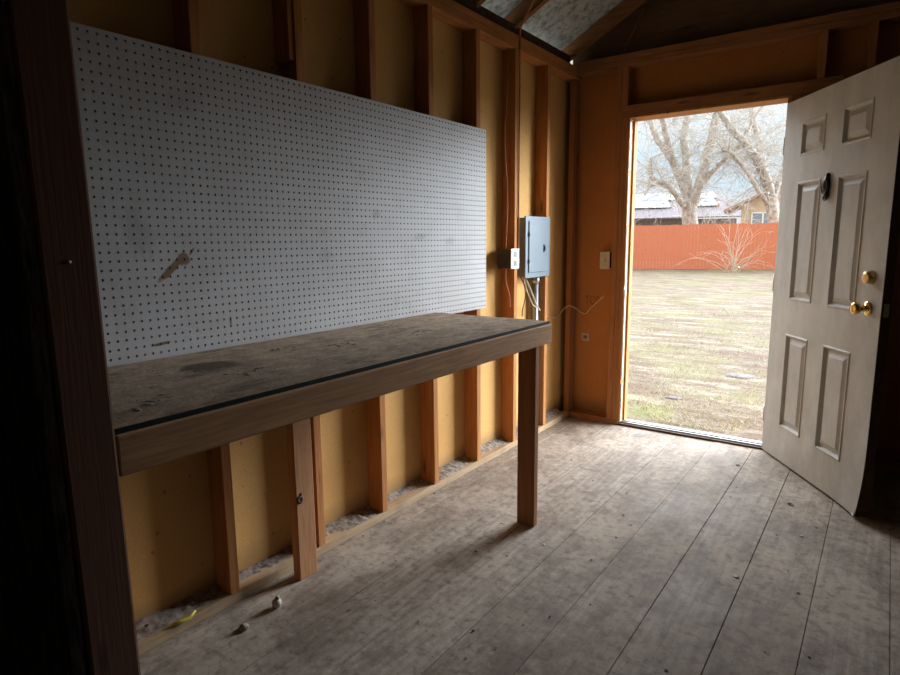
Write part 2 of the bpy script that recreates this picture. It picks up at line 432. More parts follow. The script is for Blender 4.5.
# red stamped letters on the sheathing
cu = bpy.data.curves.new('stamp', 'FONT'); cu.body = 'TOP'; cu.size = .082; cu.extrude = .0004; cu.space_character = 1.0
to = bpy.data.objects.new('stamp_text', cu); C.objects.link(to)
bpy.context.view_layer.update()
me = bpy.data.meshes.new_from_object(to.evaluated_get(bpy.context.evaluated_depsgraph_get())); C.objects.unlink(to); bpy.data.objects.remove(to)
me.materials.clear(); me.materials.append(REDINK)
st = bpy.data.objects.new('stamped_letters', me); C.objects.link(st); st.parent = wb
st.location = (.062, .0882, .835); st.rotation_euler = (math.pi/2, 0, 0); st.scale = (.72, 1.15, 1)
st['label'] = 'faded red stamped letters TOP'

# door jamb, stop, weather strip, sill
j = MB().box(.363, .384, -.006, .150, 0.022, 2.080)
tj = struct(obj('trim_1', j, JAMB, bevel=.002), 'pale wooden door jamb on the left of the doorway', 'door jamb')
obj('door_stop', MB().box(.3845, .396, .060, .11, .022, 2.068), JAMB, tj, bevel=.001)
ws = MB()
zz = .03
while zz < 2.05:
    l = random.uniform(.12, .45); w = random.uniform(.004, .011)
    ws.box(.3845, .3845 + w*.6, .002, .018, zz, min(zz + l, 2.06)); zz += l + random.uniform(.0, .03)
obj('weather_strip', ws, WHITE, tj)
obj('strike_plate', MB().box(.3842, .3862, .004, .040, .93, 1.02), KNOCKL, tj, bevel=.0005)
struct(obj('trim_2', MB().box(.363, 1.311, -.004, .150, 2.0805, 2.0945), JAMB, bevel=.002), 'thin wooden head jamb above the doorway', 'door jamb')
struct(obj('trim_3', MB().box(1.2915, 1.311, -.004, .150, .022, 2.080), JAMB, bevel=.002), 'wooden door jamb on the hinge side', 'door jamb')
ts = struct(obj('trim_4', MB().box(.363, 1.311, .030, .112, .002, .020).box(.363, 1.311, .050, .066, .020, .026), ALU, bevel=.002), 'aluminium door sill', 'door sill')
obj('sill_edge', MB().box(.363, 1.311, .0, .0295, -.02, .012), DKWOOD, ts, bevel=.002)

# ------------------------------------------------------------------ the open door (local frame: x along leaf, -y is the seen face)
def door_leaf():
    W, H, T = .946, 2.032, .044
    sx = [0, .180, .401, .545, .766, W]; sz = [0, .199, .745, .939, 1.583, 1.722, 1.900, H]
    m = MB()
    def bend(s, z, y):
        if s > .70 and z < .33:
            a = (s - .70)/.246; b = (.33 - z)/.33; y -= .018*(a*a)*(b*b); s -= .012*a*b*b
        return (s, y, z)
    def quad(s0, s1, z0, z1, y):
        n = 6 if (s1 > .7 and z0 < .3) else 1
        for i in range(n):
            for k in range(n):
                a0, a1 = s0+(s1-s0)*i/n, s0+(s1-s0)*(i+1)/n; b0, b1 = z0+(z1-z0)*k/n, z0+(z1-z0)*(k+1)/n
                m.add([bend(a0,b0,y), bend(a1,b0,y), bend(a1,b1,y), bend(a0,b1,y)], [(0,1,2,3)])
    for i in range(5):
        for k in range(7):
            s0, s1, z0, z1 = sx[i], sx[i+1], sz[k], sz[k+1]
            if i in (1, 3) and k in (1, 3, 5):
                rings = [(0, 0), (.004, -.004), (.010, -.004), (.020, .013), (.027, .013), (.052, .001)]
                vs = []
                for ins, dy in rings:
                    vs += [bend(s0+ins, z0+ins, dy), bend(s1-ins, z0+ins, dy), bend(s1-ins, z1-ins, dy), bend(s0+ins, z1-ins, dy)]
                fs = [(4*r+q, 4*r+(q+1) % 4, 4*r+4+(q+1) % 4, 4*r+4+q) for r in range(len(rings)-1) for q in range(4)]
                fs.append(tuple(4*(len(rings)-1)+q for q in range(4)))
                m.add(vs, fs)
            else: quad(s0, s1, z0, z1, 0)
    # back and sides
    m.add([bend(0,0,0), (0,T,0), (0,T,H), (0,0,H)], [(0,3,2,1)])
    m.add([(0,T,0), (W,T,0), (W,T,H), (0,T,H)], [(0,3,2,1)])
    m.add([(0,0,H), (W,0,H), (W,T,H), (0,T,H)], [(0,1,2,3)])
    n = 10
    for i in range(n):
        a, b = .70+.246*i/n, .70+.246*(i+1)/n
        m.add([bend(a,0,0), bend(b,0,0), (b,T,0), (a,T,0)], [(0,3,2,1)])
    m.add([(0,0,0), (.70,0,0), (.70,T,0), (0,T,0)], [(0,3,2,1)])
    zs = [0, .05, .1, .15, .2, .25, .33, H]
    for a, b in zip(zs, zs[1:]):
        p, q = bend(W, a, 0), bend(W, b, 0)
        m.add([p, (p[0], p[1]+.003, a), (q[0], q[1]+.003, b), q], [(0,1,2,3)])
    return m
dr = obj('door_1', door_leaf(), DOOR)
dr.location = (1.2913, -.0092, .015); dr.rotation_euler = (0, 0, -.9745); dr['_local'] = 1
struct(dr, 'grimy grey six-panel steel entry door standing open', 'door')
ed = MB()
zs = [.002, .05, .1, .15, .2, .25, .33, 2.030]
for a, b in zip(zs, zs[1:]):
    f = lambda z: .012*((.33 - z)/.33)**2 if z < .33 else 0
    g = lambda z: .018*((.33 - z)/.33)**2 if z < .33 else 0
    ed.add([(.9458-f(a), .004-g(a), a), (.9458, .0438, a), (.9458, .0438, b), (.9458-f(b), .004-g(b), b)], [(0,1,2,3)])
    ed.add([(.94-f(a), .006-g(a), a), (.94, .0438, a), (.94, .0438, b), (.94-f(b), .006-g(b), b)], [(3,2,1,0)])
obj('edge_strip', ed, DKWOOD, dr)['label'] = 'dark brown wooden edge'
obj('bent_corner', MB().prism([(.905,-.013,.0005), (.936,-.0205,.0005), (.936,-.0205,.030), (.926,-.0195,.016)], (0,-.003,0)), PAPER, dr)['label'] = 'bright bent metal corner'
# brass knob and dead bolt
kb = obj('door_knob', MB().lathe([(.0335,0),(.0335,.003),(.030,.008),(.024,.011),(.014,.013),(.0125,.030),(.015,.036),(.024,.042),(.0285,.052),(.0285,.060),(.024,.068),(.010,.071),(.0,.071)], (.858, 0, .965), (0,-1,0), 28), BRASS, dr)
kb['label'] = 'polished brass knob'
obj('keyhole', MB().lathe([(.009,.0),(.009,.0025),(.007,.003),(0,.003)], (.858, -.0705, .965), (0,-1,0), 16), BRASSD, kb)
db = obj('deadbolt', MB().lathe([(.031,0),(.031,.004),(.027,.026),(.025,.030),(.012,.031),(0,.031)], (.862, 0, 1.105), (0,-1,0), 28), BRASSD, dr)
db['label'] = 'brass deadbolt cylinder'
obj('keyhole', MB().lathe([(.010,0),(.010,.002),(0,.002)], (.862, -.0305, 1.105), (0,-1,0), 16).box(.8605, .8635, -.0332, -.0325, 1.099, 1.111), BRASS, db)
obj('latch_plate', MB().box(.9445, .9472, .012, .034, .935, .995), KNOCKL, dr)
# knocker: finial, plate with pale cartouche, ring and striker
kn = MB()
kn.lathe([(.0,-.0),(.011,.001),(.012,.008),(.008,.014),(0,.016)], (.466, 0, 1.592), (0,-1,0), 14)
kn.tube([(.466,-.006,1.592), (.466,-.008,1.57), (.466,-.010,1.54), (.466,-.008,1.50), (.466,-.006,1.478)], [.008, .014, .019, .012, .008], 10)
kn.tube([(.466+.022*math.cos(a), -.018, 1.535+.034*math.sin(a)) for a in [i*math.pi/9 for i in range(-1, 20)]], .005, 6)
kn.tube([(.446,-.010,1.488), (.455,-.012,1.474), (.466,-.012,1.470), (.477,-.012,1.474), (.486,-.010,1.488), (.488,-.010,1.500)], .0055, 6)
knk = obj('door_knocker', kn, KNOCK, dr); knk['label'] = 'dark ornate knocker'
obj('cartouche', MB().lathe([(.0,-.004),(.020,0),(.019,.005),(.011,.009),(0,.010)], (.463, -.026, 1.537), (0,-1,0), 16).lathe([(.008,0),(.006,.005),(0,.006)], (.466,-.016,1.478), (0,-1,0), 12), plain('pale pewter', (.60,.57,.50), .6), knk)
for z in (.22, 1.02, 1.80):
    obj('hinge', MB().tube([(-.006, .004, z-.05), (-.006, .004, z+.05)], .007, 10).box(-.004, .03, .0445, .0465, z-.05, z+.05), KNOCKL, dr)

# ------------------------------------------------------------------ foreground post and rough partition
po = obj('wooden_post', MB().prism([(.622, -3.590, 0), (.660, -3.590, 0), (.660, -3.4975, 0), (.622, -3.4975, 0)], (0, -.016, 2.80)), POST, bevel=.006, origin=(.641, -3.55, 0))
tag(po, 'dark brown wooden post standing closest, at the left end of the workbench', 'post')
up(po)
obj('nail', MB().lathe([(.0032,0),(.0032,.002),(0,.0026)], (.6601, -3.552, 1.272), (1,0,0), 10), KNOCKL, po)['label'] = 'bright nail head'
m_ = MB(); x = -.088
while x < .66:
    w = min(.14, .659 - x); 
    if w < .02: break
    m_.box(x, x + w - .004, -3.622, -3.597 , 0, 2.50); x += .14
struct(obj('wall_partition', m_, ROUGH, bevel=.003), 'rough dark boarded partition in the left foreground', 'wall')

# ------------------------------------------------------------------ pegboard (real holes on a one-inch grid)
def pegboard():
    m = MB(); y1, z0, z1 = -1.160, .925, 1.891
    ny, nz = 92, 37
    dy, dz = .0254, (z1 - z0)/(37 + .15)
    y0 = y1 - ny*dy - .004
    hr = .0038
    xf, xb_ = .0065, .0005
    zb = z0 + .0019
    def cell(ya, yb, za, zb2):
        cy, cz = (ya+yb)/2, (za+zb2)/2
        sq = [(ya,za),(cy,za),(yb,za),(yb,cz),(yb,zb2),(cy,zb2),(ya,zb2),(ya,cz)]
        oc = [(cy+hr*math.cos(a), cz+hr*math.sin(a)) for a in [math.radians(d) for d in (225,270,315,0,45,90,135,180)]]
        vs = [(xf,a,b) for a,b in sq] + [(xf,a,b) for a,b in oc] + [(xb_,a,b) for a,b in oc]
        m.add(vs[:16], [(i,(i+1)%8,8+(i+1)%8,8+i) for i in range(8)])
        m.add(vs[8:], [(i,(i+1)%8,8+(i+1)%8,8+i) for i in range(8)], mi=1)
    yl = y1 - .002; 
    for i in range(ny):
        for k in range(nz):
            cell(yl-(i+1)*dy, yl-i*dy, zb+k*dz, zb+(k+1)*dz)
    ylo = yl - ny*dy; zt = zb + nz*dz
    # borders, edges
    for (a,b,c,d) in ((ylo-.002,y1,z0,zb),(ylo-.002,y1,zt,z1),(ylo-.002,ylo,zb,zt),(yl,y1,zb,zt)):
        m.add([(xf,a,c),(xf,b,c),(xf,b,d),(xf,a,d)],[(0,1,2,3)])
    a, b = ylo-.002, y1
    m.add([(xb_,a,z0),(xb_,b,z0),(xb_,b,z1),(xb_,a,z1),(xf,a,z0),(xf,b,z0),(xf,b,z1),(xf,a,z1)],
          [(0,4,5,1)[::-1],(1,5,6,2)[::-1],(2,6,7,3)[::-1],(3,7,4,0)[::-1]])
    return m
pb = obj('pegboard', pegboard(), [PEG, plain('shade-dark hardboard', (.035,.022,.015), .9)])  # hole walls: hardboard brown taken near black, shade of the cavity painted in
tag(pb, 'white pegboard stained with brown tears fixed above the workbench', 'pegboard')

# ------------------------------------------------------------------ workbench
be = empty('workbench', (.33, -2.57, 0)); up(be)
tag(be, 'rough wooden workbench with a dusty stained top along the left wall', 'workbench')
bt = MB(); nx, ny = 24, 64
gx = [.012 + (.642-.012)*i/nx for i in range(nx+1)]; gy = [-3.5005 + (3.503-1.640)*i/ny for i in range(ny+1)]
bt.box(.012, .642, -3.5005, -1.640, .9365, .948)
top = obj('bench_top', bt, BTOP, be, bevel=.0015, seg=1)
obj('edge_band', MB().box(.6423, .6455, -3.5005, -1.642, .9365, .9478), EDGE, top)['label'] = 'dark green-black front edge'
obj('front_apron', MB().box(.617, .655, -3.5005, -1.637, .852, .936), BEN_Y, be, bevel=.004)
obj('end_apron', MB().box(.010, .6165, -1.675, -1.637, .852, .936), BEN_X, be, bevel=.003)
obj('back_rail', MB().box(.0075, .0455, -3.5005, -1.676, .848, .936), BEN_Y, be, bevel=.003)
for y in (-2.25, -2.90): obj('cross_rail', MB().box(.046, .6165, y - .019, y + .019, .85, .936), BEN_X, be, bevel=.003)
obj('leg', MB().box(.528, .616, -1.7145, -1.6765, 0, .9355), LEG_Z, be, bevel=.004)
l2 = obj('leg', MB().box(.047, .085, -2.625, -2.535, 0, .935), wood('pale leg wood', (.38,.165,.07), (.62,.31,.14), 'z'), be, bevel=.004)
obj('knot', MB().lathe([(.016,0),(.017,.003),(.010,.005),(.006,.002),(0,.002)], (.0845, -2.606, .33), (1,0,0), 12).lathe([(.008,0),(.006,.003),(0,.004)], (.0845, -2.598, .350), (1,.2,.4), 9), plain('knot brown', (.13,.075,.045), .9, var=.4), l2)['label'] = 'dark broken knot'

# ------------------------------------------------------------------ electrical things
pn = empty('breaker_panel', (0, -.55, 1.065)); up(pn)
tag(pn, 'blue-grey electrical breaker panel mounted between the studs near the corner', 'electrical panel')
obj('cover', MB().box(.0005, .012, -.718, -.388, 1.065, 1.447), GREY, pn, bevel=.003)
obj('back_box', MB().box(-.085, .0, -.705, -.426, 1.075, 1.438), GREY, pn)
pd = obj('panel_door', MB().box(.0125, .018, -.680, -.430, 1.098, 1.418), GREY, pn, bevel=.0025)
obj('latch', MB().box(.0182, .0205, -.492, -.468, 1.225, 1.272).box(.0206, .026, -.484, -.476, 1.235, 1.26), BLACK, pd)
for z in (1.17, 1.335): obj('hinge', MB().tube([(.0185, -.681, z-.012), (.0185, -.681, z+.012)], .004, 6), BLACK, pd)
cn = empty('conduit_pipe', (-.045, -.475, .038)); up(cn)
tag(cn, 'grey metal conduit pipe running down below the breaker panel', 'conduit')
obj('pipe', MB().tube([(-.045, -.475, .040), (-.045, -.475, 1.02)], .0205, 14), GREYD, cn)
obj('connector', MB().lathe([(.026,0),(.027,.03),(.024,.034),(.030,.036),(.030,.045)], (-.045, -.475, 1.0195), (0,0,1), 14), GREYD, cn)
def cable(name, pts, r, mat, label, cat='cable', group='loose cables and wires near the breaker panel', n=6):
    P_ = [Vector(p) for p in pts]; out = []
    for i in range(len(P_)-1):
        a, b, c, d = P_[max(i-1,0)], P_[i], P_[i+1], P_[min(i+2, len(P_)-1)]
        for k in range(8):
            t = k/8; out.append(.5*((2*b)+(-a+c)*t+(2*a-5*b+4*c-d)*t*t+(-a+3*b-3*c+d)*t**3))
    out.append(P_[-1])
    o = obj(name, MB().tube(out, r, n), mat, origin=tuple(P_[-1]))
    return tag(o, label, cat, group)
cable('cable', [(-.03,-.655,1.074), (-.005,-.652,1.03), (.004,-.60,.95), (.002,-.545,.885), (-.002,-.490,.845)], .0055, CREAM, 'thicker cream cable curling out from under the breaker panel to the right')
cable('cable', [(-.03,-.675,1.074), (-.01,-.672,1.01), (-.004,-.63,.94), (.0,-.585,.885), (-.002,-.53,.87)], .0045, CREAM, 'shorter cream cable left of the longer one under the breaker panel')
cable('cable', [(-.03,-.70,1.074), (.004,-.712,1.02), (.004,-.70,.95), (.002,-.73,.87), (.002,-.735,.83)], .003, BLACK, 'thin black wire hanging below the left corner of the breaker panel')
cable('cable', [(.0045,-.793,1.20), (.0045,-.793,1.6), (.005,-.793,2.1), (.006,-.793,2.43), (.03,-.80-.022,2.50), (.12,-.88,2.565), (.24,-.98,2.64), (.40,-1.08,2.72)], .005, ORANGE, 'orange-brown cable dropping from the roof along the stud by the breaker panel')
cable('cable', [(-.03,-.885,1.252), (-.028,-.870,1.55), (-.035,-.892,1.9), (-.03,-.868,2.2), (-.03,-.875,2.384)], .0035, ORANGE, 'thin orange wire inside the stud bay above the white outlet box')
cable('cable', [(-.02,-.90,1.134), (-.018,-.90,1.05), (-.012,-.875,.99), (-.010,-.866,.93), (-.008,-.870,.90)], .0042, ORANGE, 'loose orange wire hanging below the white outlet box')
cable('cable', [(-.084,-.36,.79), (-.084,-.191,.761), (-.084,-.08,.749), (-.066,-.006,.795), (-.027,-.005,.825), (-.004,-.005,.826), (.012,.06,.80), (.067,.084,.767), (.12,.083,.818), (.208,.082,.901)], .0042, PALEW, 'pale thin wire wriggling across the back corner below the light switch')

ob = empty('outlet_box', (0, -.89, 1.135)); up(ob)
tag(ob, 'dark electrical outlet box with white face on the stud beside the breaker panel', 'outlet')
obj('box', MB().box(-.060, .034, -.935, -.8455, 1.137, 1.248), DKBOX, ob, bevel=.004)
fp = obj('faceplate', MB().box(.0345, .039, -.938, -.842, 1.133, 1.252), WHITE, ob, bevel=.002)
gsk = plain('grey socket', (.30,.30,.30), .5)
for z in (1.150, 1.203): obj('socket', MB().box(.0391, .0405, -.905, -.875, z, z+.032), gsk, fp)
sw = empty('light_switch', (.222, .06, 1.10)); up(sw)
tag(sw, 'ivory light switch plate on the back wall left of the doorway', 'light switch')
obj('box', MB().box(.194, .252, .046, .0885, 1.102, 1.208), DKBOX, sw)
fp = obj('faceplate', MB().box(.187, .259, .040, .0455, 1.095, 1.215), IVORY, sw, bevel=.002)
obj('toggle', MB().box(.2175, .2285, .030, .0398, 1.147, 1.166), IVORY, fp, bevel=.002)
for z in (1.125, 1.187): obj('screw', MB().lathe([(.003,0),(0,.001)], (.223,.0399,z), (0,-1,0), 8), KNOCKL, fp)
st_ = empty('wall_jack', (.075, .085, .565)); up(st_)
tag(st_, 'small white square wall jack low on the back wall below the switch', 'wall jack')
obj('plate', MB().box(.046, .104, .083, .0885, .567, .624), plain('aged white plate', (.60,.47,.37), .6), st_, bevel=.002)
obj('socket', MB().box(.059, .091, .0815, .0829, .583, .607), plain('brown socket', (.22,.12,.08), .6), st_, bevel=.001)

# ------------------------------------------------------------------ dirt, crumbs, scraps
def chip(m, x, y, z, s, mi=0):
    n = random.randint(4, 6); a0 = random.random()*6; pts = []
    el = random.uniform(.35, 1)
    for k in range(n):
        a = a0 + 2*math.pi*k/n; r = s*random.uniform(.5, 1)
        px, py = r*math.cos(a), r*math.sin(a)*el
        pts.append((px, py))
    rot = random.random()*6; t = s*random.uniform(.08, .25)
    P_ = [(x+px*math.cos(rot)-py*math.sin(rot), y+px*math.sin(rot)+py*math.cos(rot), z+.0003) for px, py in pts]
    m.prism(P_, (random.uniform(-.3,.3)*s, random.uniform(-.3,.3)*s, t), mi)
m_ = MB()
for i in range(300):
    y = random.uniform(-3.9, -.1); x = abs(random.gauss(0, .9)) + .01 if random.random() < .6 else random.uniform(0, 2.6)
    if x > 2.8: continue
    if .61 < x < .67 and y < -3.4: continue
    chip(m_, x, y, .001, random.choice((.002, .003, .003, .004, .006, .008)), random.choice((0, 0, 1, 1, 1, 2)))
tag(obj('floor_crumbs', m_, [CHIPS, CHIPD, DIRT]), 'crumbs and wood chips scattered over the plank floor', 'debris', kind='stuff')
m_ = MB()
for i in range(200):
    x = random.uniform(.03, .60); y = random.uniform(-3.48, -1.7)
    chip(m_, x, y, .948, random.choice((.0015, .002, .003, .004)), random.choice((0, 1, 2, 2)))
for cx_, cy_ in ((.42, -3.02), (.50, -3.36), (.30, -2.55), (.36, -2.2), (.2, -2.75), (.12, -2.1)):
    for i in range(14): chip(m_, cx_ + random.gauss(0, .022), cy_ + random.gauss(0, .035), .948, random.uniform(.003, .011), 2)
tag(obj('bench_crumbs', m_, [CHIPS, CHIPD, DIRT]), 'flakes and dust lying on the workbench top', 'debris', kind='stuff')
# drifts of dirt in the stud bays
from mathutils import noise as NZ
m_ = MB(); ny = 420; nx = 9
for a, b in zip(range(ny), range(1, ny+1)): pass
vs = []; fs = []
for i in range(ny+1):
    y = -3.49 + 3.42*i/ny
    for k in range(nx):
        x = -.0885 + .084*k/(nx-1)
        h = .030 + .034*(1 - k/(nx-1)) + .030*NZ.noise(Vector((x*7, y*3, 1))) + .006*NZ.noise(Vector((x*40, y*40, 3)))
        if k == nx-1: h = min(h, .034)
        vs.append((x, y, max(h, .012)))
for i in range(ny):
    for k in range(nx-1):
        fs.append((i*nx+k, i*nx+k+1, (i+1)*nx+k+1, (i+1)*nx+k))
m_.add(vs, fs, True)
tag(obj('dirt_drift', m_, DIRT), 'grey dirt and rubble drifted along the bottom plate between the studs', 'dirt', kind='stuff')
m_ = MB()
for i in range(110):
    y = random.uniform(-3.2, -.3); x = random.uniform(-.08, -.005)
    chip(m_, x, y, .046 + .03*random.random()*(1 if x < -.04 else .3), random.choice((.003, .004, .006, .010)), random.choice((0, 1, 2, 2, 2)))
tag(obj('rubble', m_, [CHIPS, CHIPD, DIRT]), 'loose rubble lying on the dirt between the studs', 'debris', kind='stuff')

def scrap(name, x, y, s, mat, label, cat, z=.0015, flat=True):
    m = MB(); n = 7; vs = [(x, y, z + .002)]
    for k in range(n):
        a = 2*math.pi*k/n; r = s*random.uniform(.55, 1)
        vs.append((x + r*math.cos(a), y + .7*r*math.sin(a), z + random.uniform(0, .006 if not flat else .002)))
    m.add(vs, [(0, 1+k, 1+(k+1) % n) for k in range(n)])
    o = obj(name, m, mat, origin=(x, y, 0))
    sd = o.modifiers.new('Solidify', 'SOLIDIFY'); sd.thickness = .0012; sd.offset = 1
    return tag(o, label, cat, {'paper scrap': 'paper scraps on the floor', 'leaf': 'dead leaves on the floor'}[cat])
scrap('paper_scrap', 1.455, -1.629, .016, PAPER, 'largest white paper scrap lying alone in the middle of the plank floor', 'paper scrap', flat=False)
scrap('paper_scrap', 1.623, -1.115, .011, PAPER, 'small white paper scrap on the floor in front of the open door', 'paper scrap')
scrap('paper_scrap', .887, -1.955, .012, PAPER, 'small pale paper scrap on the floor right of the front workbench leg', 'paper scrap', flat=False)
scrap('paper_scrap', .730, -1.83, .009, PAPER, 'tiny white paper scrap near the foot of the front workbench leg', 'paper scrap')
scrap('dead_leaf', 1.226, -.372, .014, CHIPD, 'small dark dead leaf on the floor just inside the doorway', 'leaf', flat=False)
scrap('dead_leaf', 1.54, -.78, .016, CHIPD, 'small dark dead leaf on the floor below the open door', 'leaf', flat=False)
o = obj('plastic_scrap', MB().tube([(-.002,-3.095,.046), (.004,-3.065,.0445), (.010,-3.035,.046), (.006,-3.012,.058)], [.004,.007,.006,.003], 6), YEL, origin=(0,-3.05,.04))
tag(o, 'bright yellow plastic scrap on the bottom plate under the bench', 'scrap')
cp = empty('white_cap', (.143, -2.786, 0)); up(cp)
tag(cp, 'small round white cap lying on the floor under the workbench', 'cap')
obj('cap_body', MB().lathe([(.0,.0005),(.010,.001),(.016,.008),(.018,.018),(.014,.028),(.006,.033),(0,.034)], (.143,-2.786,0), (.15,.1,1), 14), plain('dirty white', (.58,.53,.47), .7, var=.3), cp)
obj('stem', MB().lathe([(.006,.031),(.009,.036),(.007,.042),(0,.044)], (.143,-2.786,0), (.15,.1,1), 10), CHIPS, cp)
o = obj('dirt_clod', MB().lathe([(.0,.0005),(.014,.001),(.018,.007),(.012,.015),(0,.018)], (.155,-2.93,0), (0,0,1), 8), DIRT, origin=(.155,-2.93,0))
tag(o, 'brown dirt clod on the floor left of the white cap', 'dirt clod')

# ------------------------------------------------------------------ outdoors
CX, CY, CZ = CAM
def yard(u, v, D, dx=0, dz=0):           # bearing and height seen from the shed, D metres out
    d = fw + R_*((u-450)/foc) - U_*((v-337.5)/foc)
    return CAM + d*D + Vector((dx, 0, dz))
def gz(x, y): return -.115 + .005*max(0, min(y, 26))
m_ = MB(); n = 40
vs = []; xs = [-60 + 100*i/n for i in range(n+1)]; ys = [.113] + [.113 + 75*(i/n)**1.6 for i in range(1, n+1)]
for yy in ys:
    for xx in xs: vs.append((xx, yy, gz(xx, yy) + (.03*NZ.noise(Vector((xx*.35, yy*.35, 0))) if yy > 1 else 0)))
m_.add(vs, [(i*(n+1)+k, i*(n+1)+k+1, (i+1)*(n+1)+k+1, (i+1)*(n+1)+k) for i in range(n) for k in range(n)], True)
# ground under and beside the shed
struct(obj('ground', m_, GROUND), 'dry patchy grass yard outside the doorway', 'ground')
struct(obj('ground_side', MB().add([(-60,-40,-.14), (40,-40,-.14), (40,.113,-.13), (-60,.113,-.13)], [(0,1,2,3)]), plain('bright bounce ground', (.42,.40,.37), .95, var=.3)), 'bright bounce ground added around the shed to light the roof', 'ground')  # added out of view, coloured pale to bounce light under the eaves
# grass blades: sparse near the shed
m_ = MB()
for i in range(9000):
    d = .4 + 9*random.random()**1.5
    a = random.uniform(-.9, .35); x = .85 + d*math.sin(a)*1.2; y = .2 + d
    h = random.uniform(.008, .032); b = random.random()*6.28; w = random.uniform(.001, .0022)*(1 + d*.25); l = h*random.uniform(.8, 2.2)
    z = gz(x, y) + (.03*NZ.noise(Vector((x*.35, y*.35, 0))) if y > 1 else 0) - .002
    c_, s_ = math.cos(b), math.sin(b)
    m_.add([(x-w*s_, y+w*c_, z), (x+w*s_, y-w*c_, z), (x+l*c_, y+l*s_, z+h)], [(0,1,2)], mi=0 if random.random() < .8 else 1)
tag(obj('grass', m_, [LEAFW, plain('green blades', (.25,.30,.08), .9, var=.3)]), 'short dry grass blades in the yard outside the doorway', 'grass', kind='stuff')
# leaf litter spots
def stone(x, y, s, label, k):
    r_ = random.Random(k); m = MB(); vs = [(x, y, gz(x, y) + .05*s)]; n = 11
    for ring, (rr, hh) in enumerate(((.45, .048), (.8, .03), (1.0, -.02))):
        for i in range(n):
            a = 2*math.pi*i/n; r = s*rr*r_.uniform(.75, 1.1)
            vs.append((x + r*math.cos(a), y + .8*r*math.sin(a), gz(x, y) + hh*s*r_.uniform(.6, 1.4) + .005))
    fs = [(0, 1+i, 1+(i+1) % n) for i in range(n)]
    for q_ in (0, 1): fs += [(1+q_*n+i, 1+q_*n+n+i, 1+q_*n+n+(i+1) % n, 1+q_*n+(i+1) % n) for i in range(n)]
    m.add(vs, fs, True)
    tag(obj('stone', m, STONE, origin=(x, y, gz(x, y))), label, 'stone', 'stones in the yard')
STONE = plain('grey stone', (.15,.13,.125), .9, var=.35)
stone(.694, 2.6, .17, 'flat grey stone in the grass, the farther one, on the open door side', 1)
stone(.375, 1.38, .07, 'small dark stone in the grass, the one nearer the left jamb', 2)
fd = Vector((5.52, 1.40, 0)).normalized(); fn = Vector((-fd.y, fd.x, 0))
fo = Vector((-7.31, 22.24, -.03)); m_ = MB(); s = -16
while s < 24:
    w = .135
    a = fo + fd*s; b = fo + fd*(s + w - .006); zt = 1.86 + .015*s*.2 + random.uniform(-.012, .012)
    o_ = fn*random.uniform(0, .006)
    m_.prism([(a.x+o_.x, a.y+o_.y, -.04), (b.x+o_.x, b.y+o_.y, -.04), (b.x+o_.x, b.y+o_.y, zt), (a.x+o_.x, a.y+o_.y, zt)], fn*.02)
    s += w
fe = obj('picket_fence', m_, FENCE)
tag(fe, 'long orange-red board fence at the far edge of the yard', 'fence')
m_ = MB()
for z in (.35, 1.5):
    a = fo + fd*-16 + fn*.028; b = fo + fd*24 + fn*.028
    m_.prism([(a.x,a.y,z), (b.x,b.y,z), (b.x,b.y,z+.09), (a.x,a.y,z+.09)], fn*.04)
obj('fence_rail', m_, FENCE, fe)

F2 = Vector((-math.sin(yaw), math.cos(yaw), 0)); R2 = Vector((math.cos(yaw), math.sin(yaw), 0))
def loc2(a, d, z): p = Vector((CX, CY, 0)) + R2*a + F2*d; return Vector((p.x, p.y, z))
KH = 1.12
def loc3(a, d, z): return loc2(a*KH, d*KH, 1.3 + (z - 1.3)*KH)
# long house with solar panels
lh = empty('long_house', tuple(loc3(11, 38, 0))); up(lh)
tag(lh, 'low house with lilac metal roof and solar panels beyond the fence on the left', 'house')
def slab(mb, pts, t): mb.prism([tuple(p) for p in pts], (0, 0, t))
m_ = MB(); wl0 = [loc3(4, 37, -.1), loc3(17.4, 37, -.1), loc3(17.4, 44, -.1), loc3(4, 44, -.1)]
m_.prism([tuple(p) for p in wl0], (0, 0, 2.45*KH + .12))
obj('wall', m_, HWALL, lh)
def rp(a, q): return loc3(a, 36.2 + q*5.3, 2.42 + q*1.75 + .015*(a-11))    # front roof slope
m_ = MB(); slab(m_, [rp(3.4,0), rp(18,0), rp(18,1), rp(3.4,1)], .08)
slab(m_, [rp(3.4,1), rp(18,1), loc3(18, 46, 2.4), loc3(3.4, 46, 2.4)], .08)
obj('roof', m_, HROOF, lh)
for (a0, a1, q0, q1) in ((9.9, 14.1, .33, .62), (9.6, 15.2, .64, .93), (15.45, 17.1, .36, .66), (15.5, 17.7, .68, .95)):
    m_ = MB(); sk = .35
    pts = [rp(a0,q0), rp(a1-sk,q0), rp(a1,q1), rp(a0,q1)]
    slab(m_, [p + Vector((0,0,.14)) for p in pts], .04)
    sp = obj('solar_panel', m_, SOLFR, lh)
    c = sum(pts, Vector())/4
    m_ = MB(); slab(m_, [c + (p-c)*.985 + Vector((0,0,.182)) for p in pts], .004)
    obj('glass', m_, SOLAR, sp)
for a in (10.9, 11.9, 12.6, 16.4):
    w = MB(); p, q = loc3(a, 36.97, 1.35), loc3(a+.7, 36.97, 1.35)
    w.prism([tuple(p), tuple(q), tuple(q + Vector((0,0,.8))), tuple(p + Vector((0,0,.8)))], -F2*.03)
    obj('window', w, GLASSD, lh)
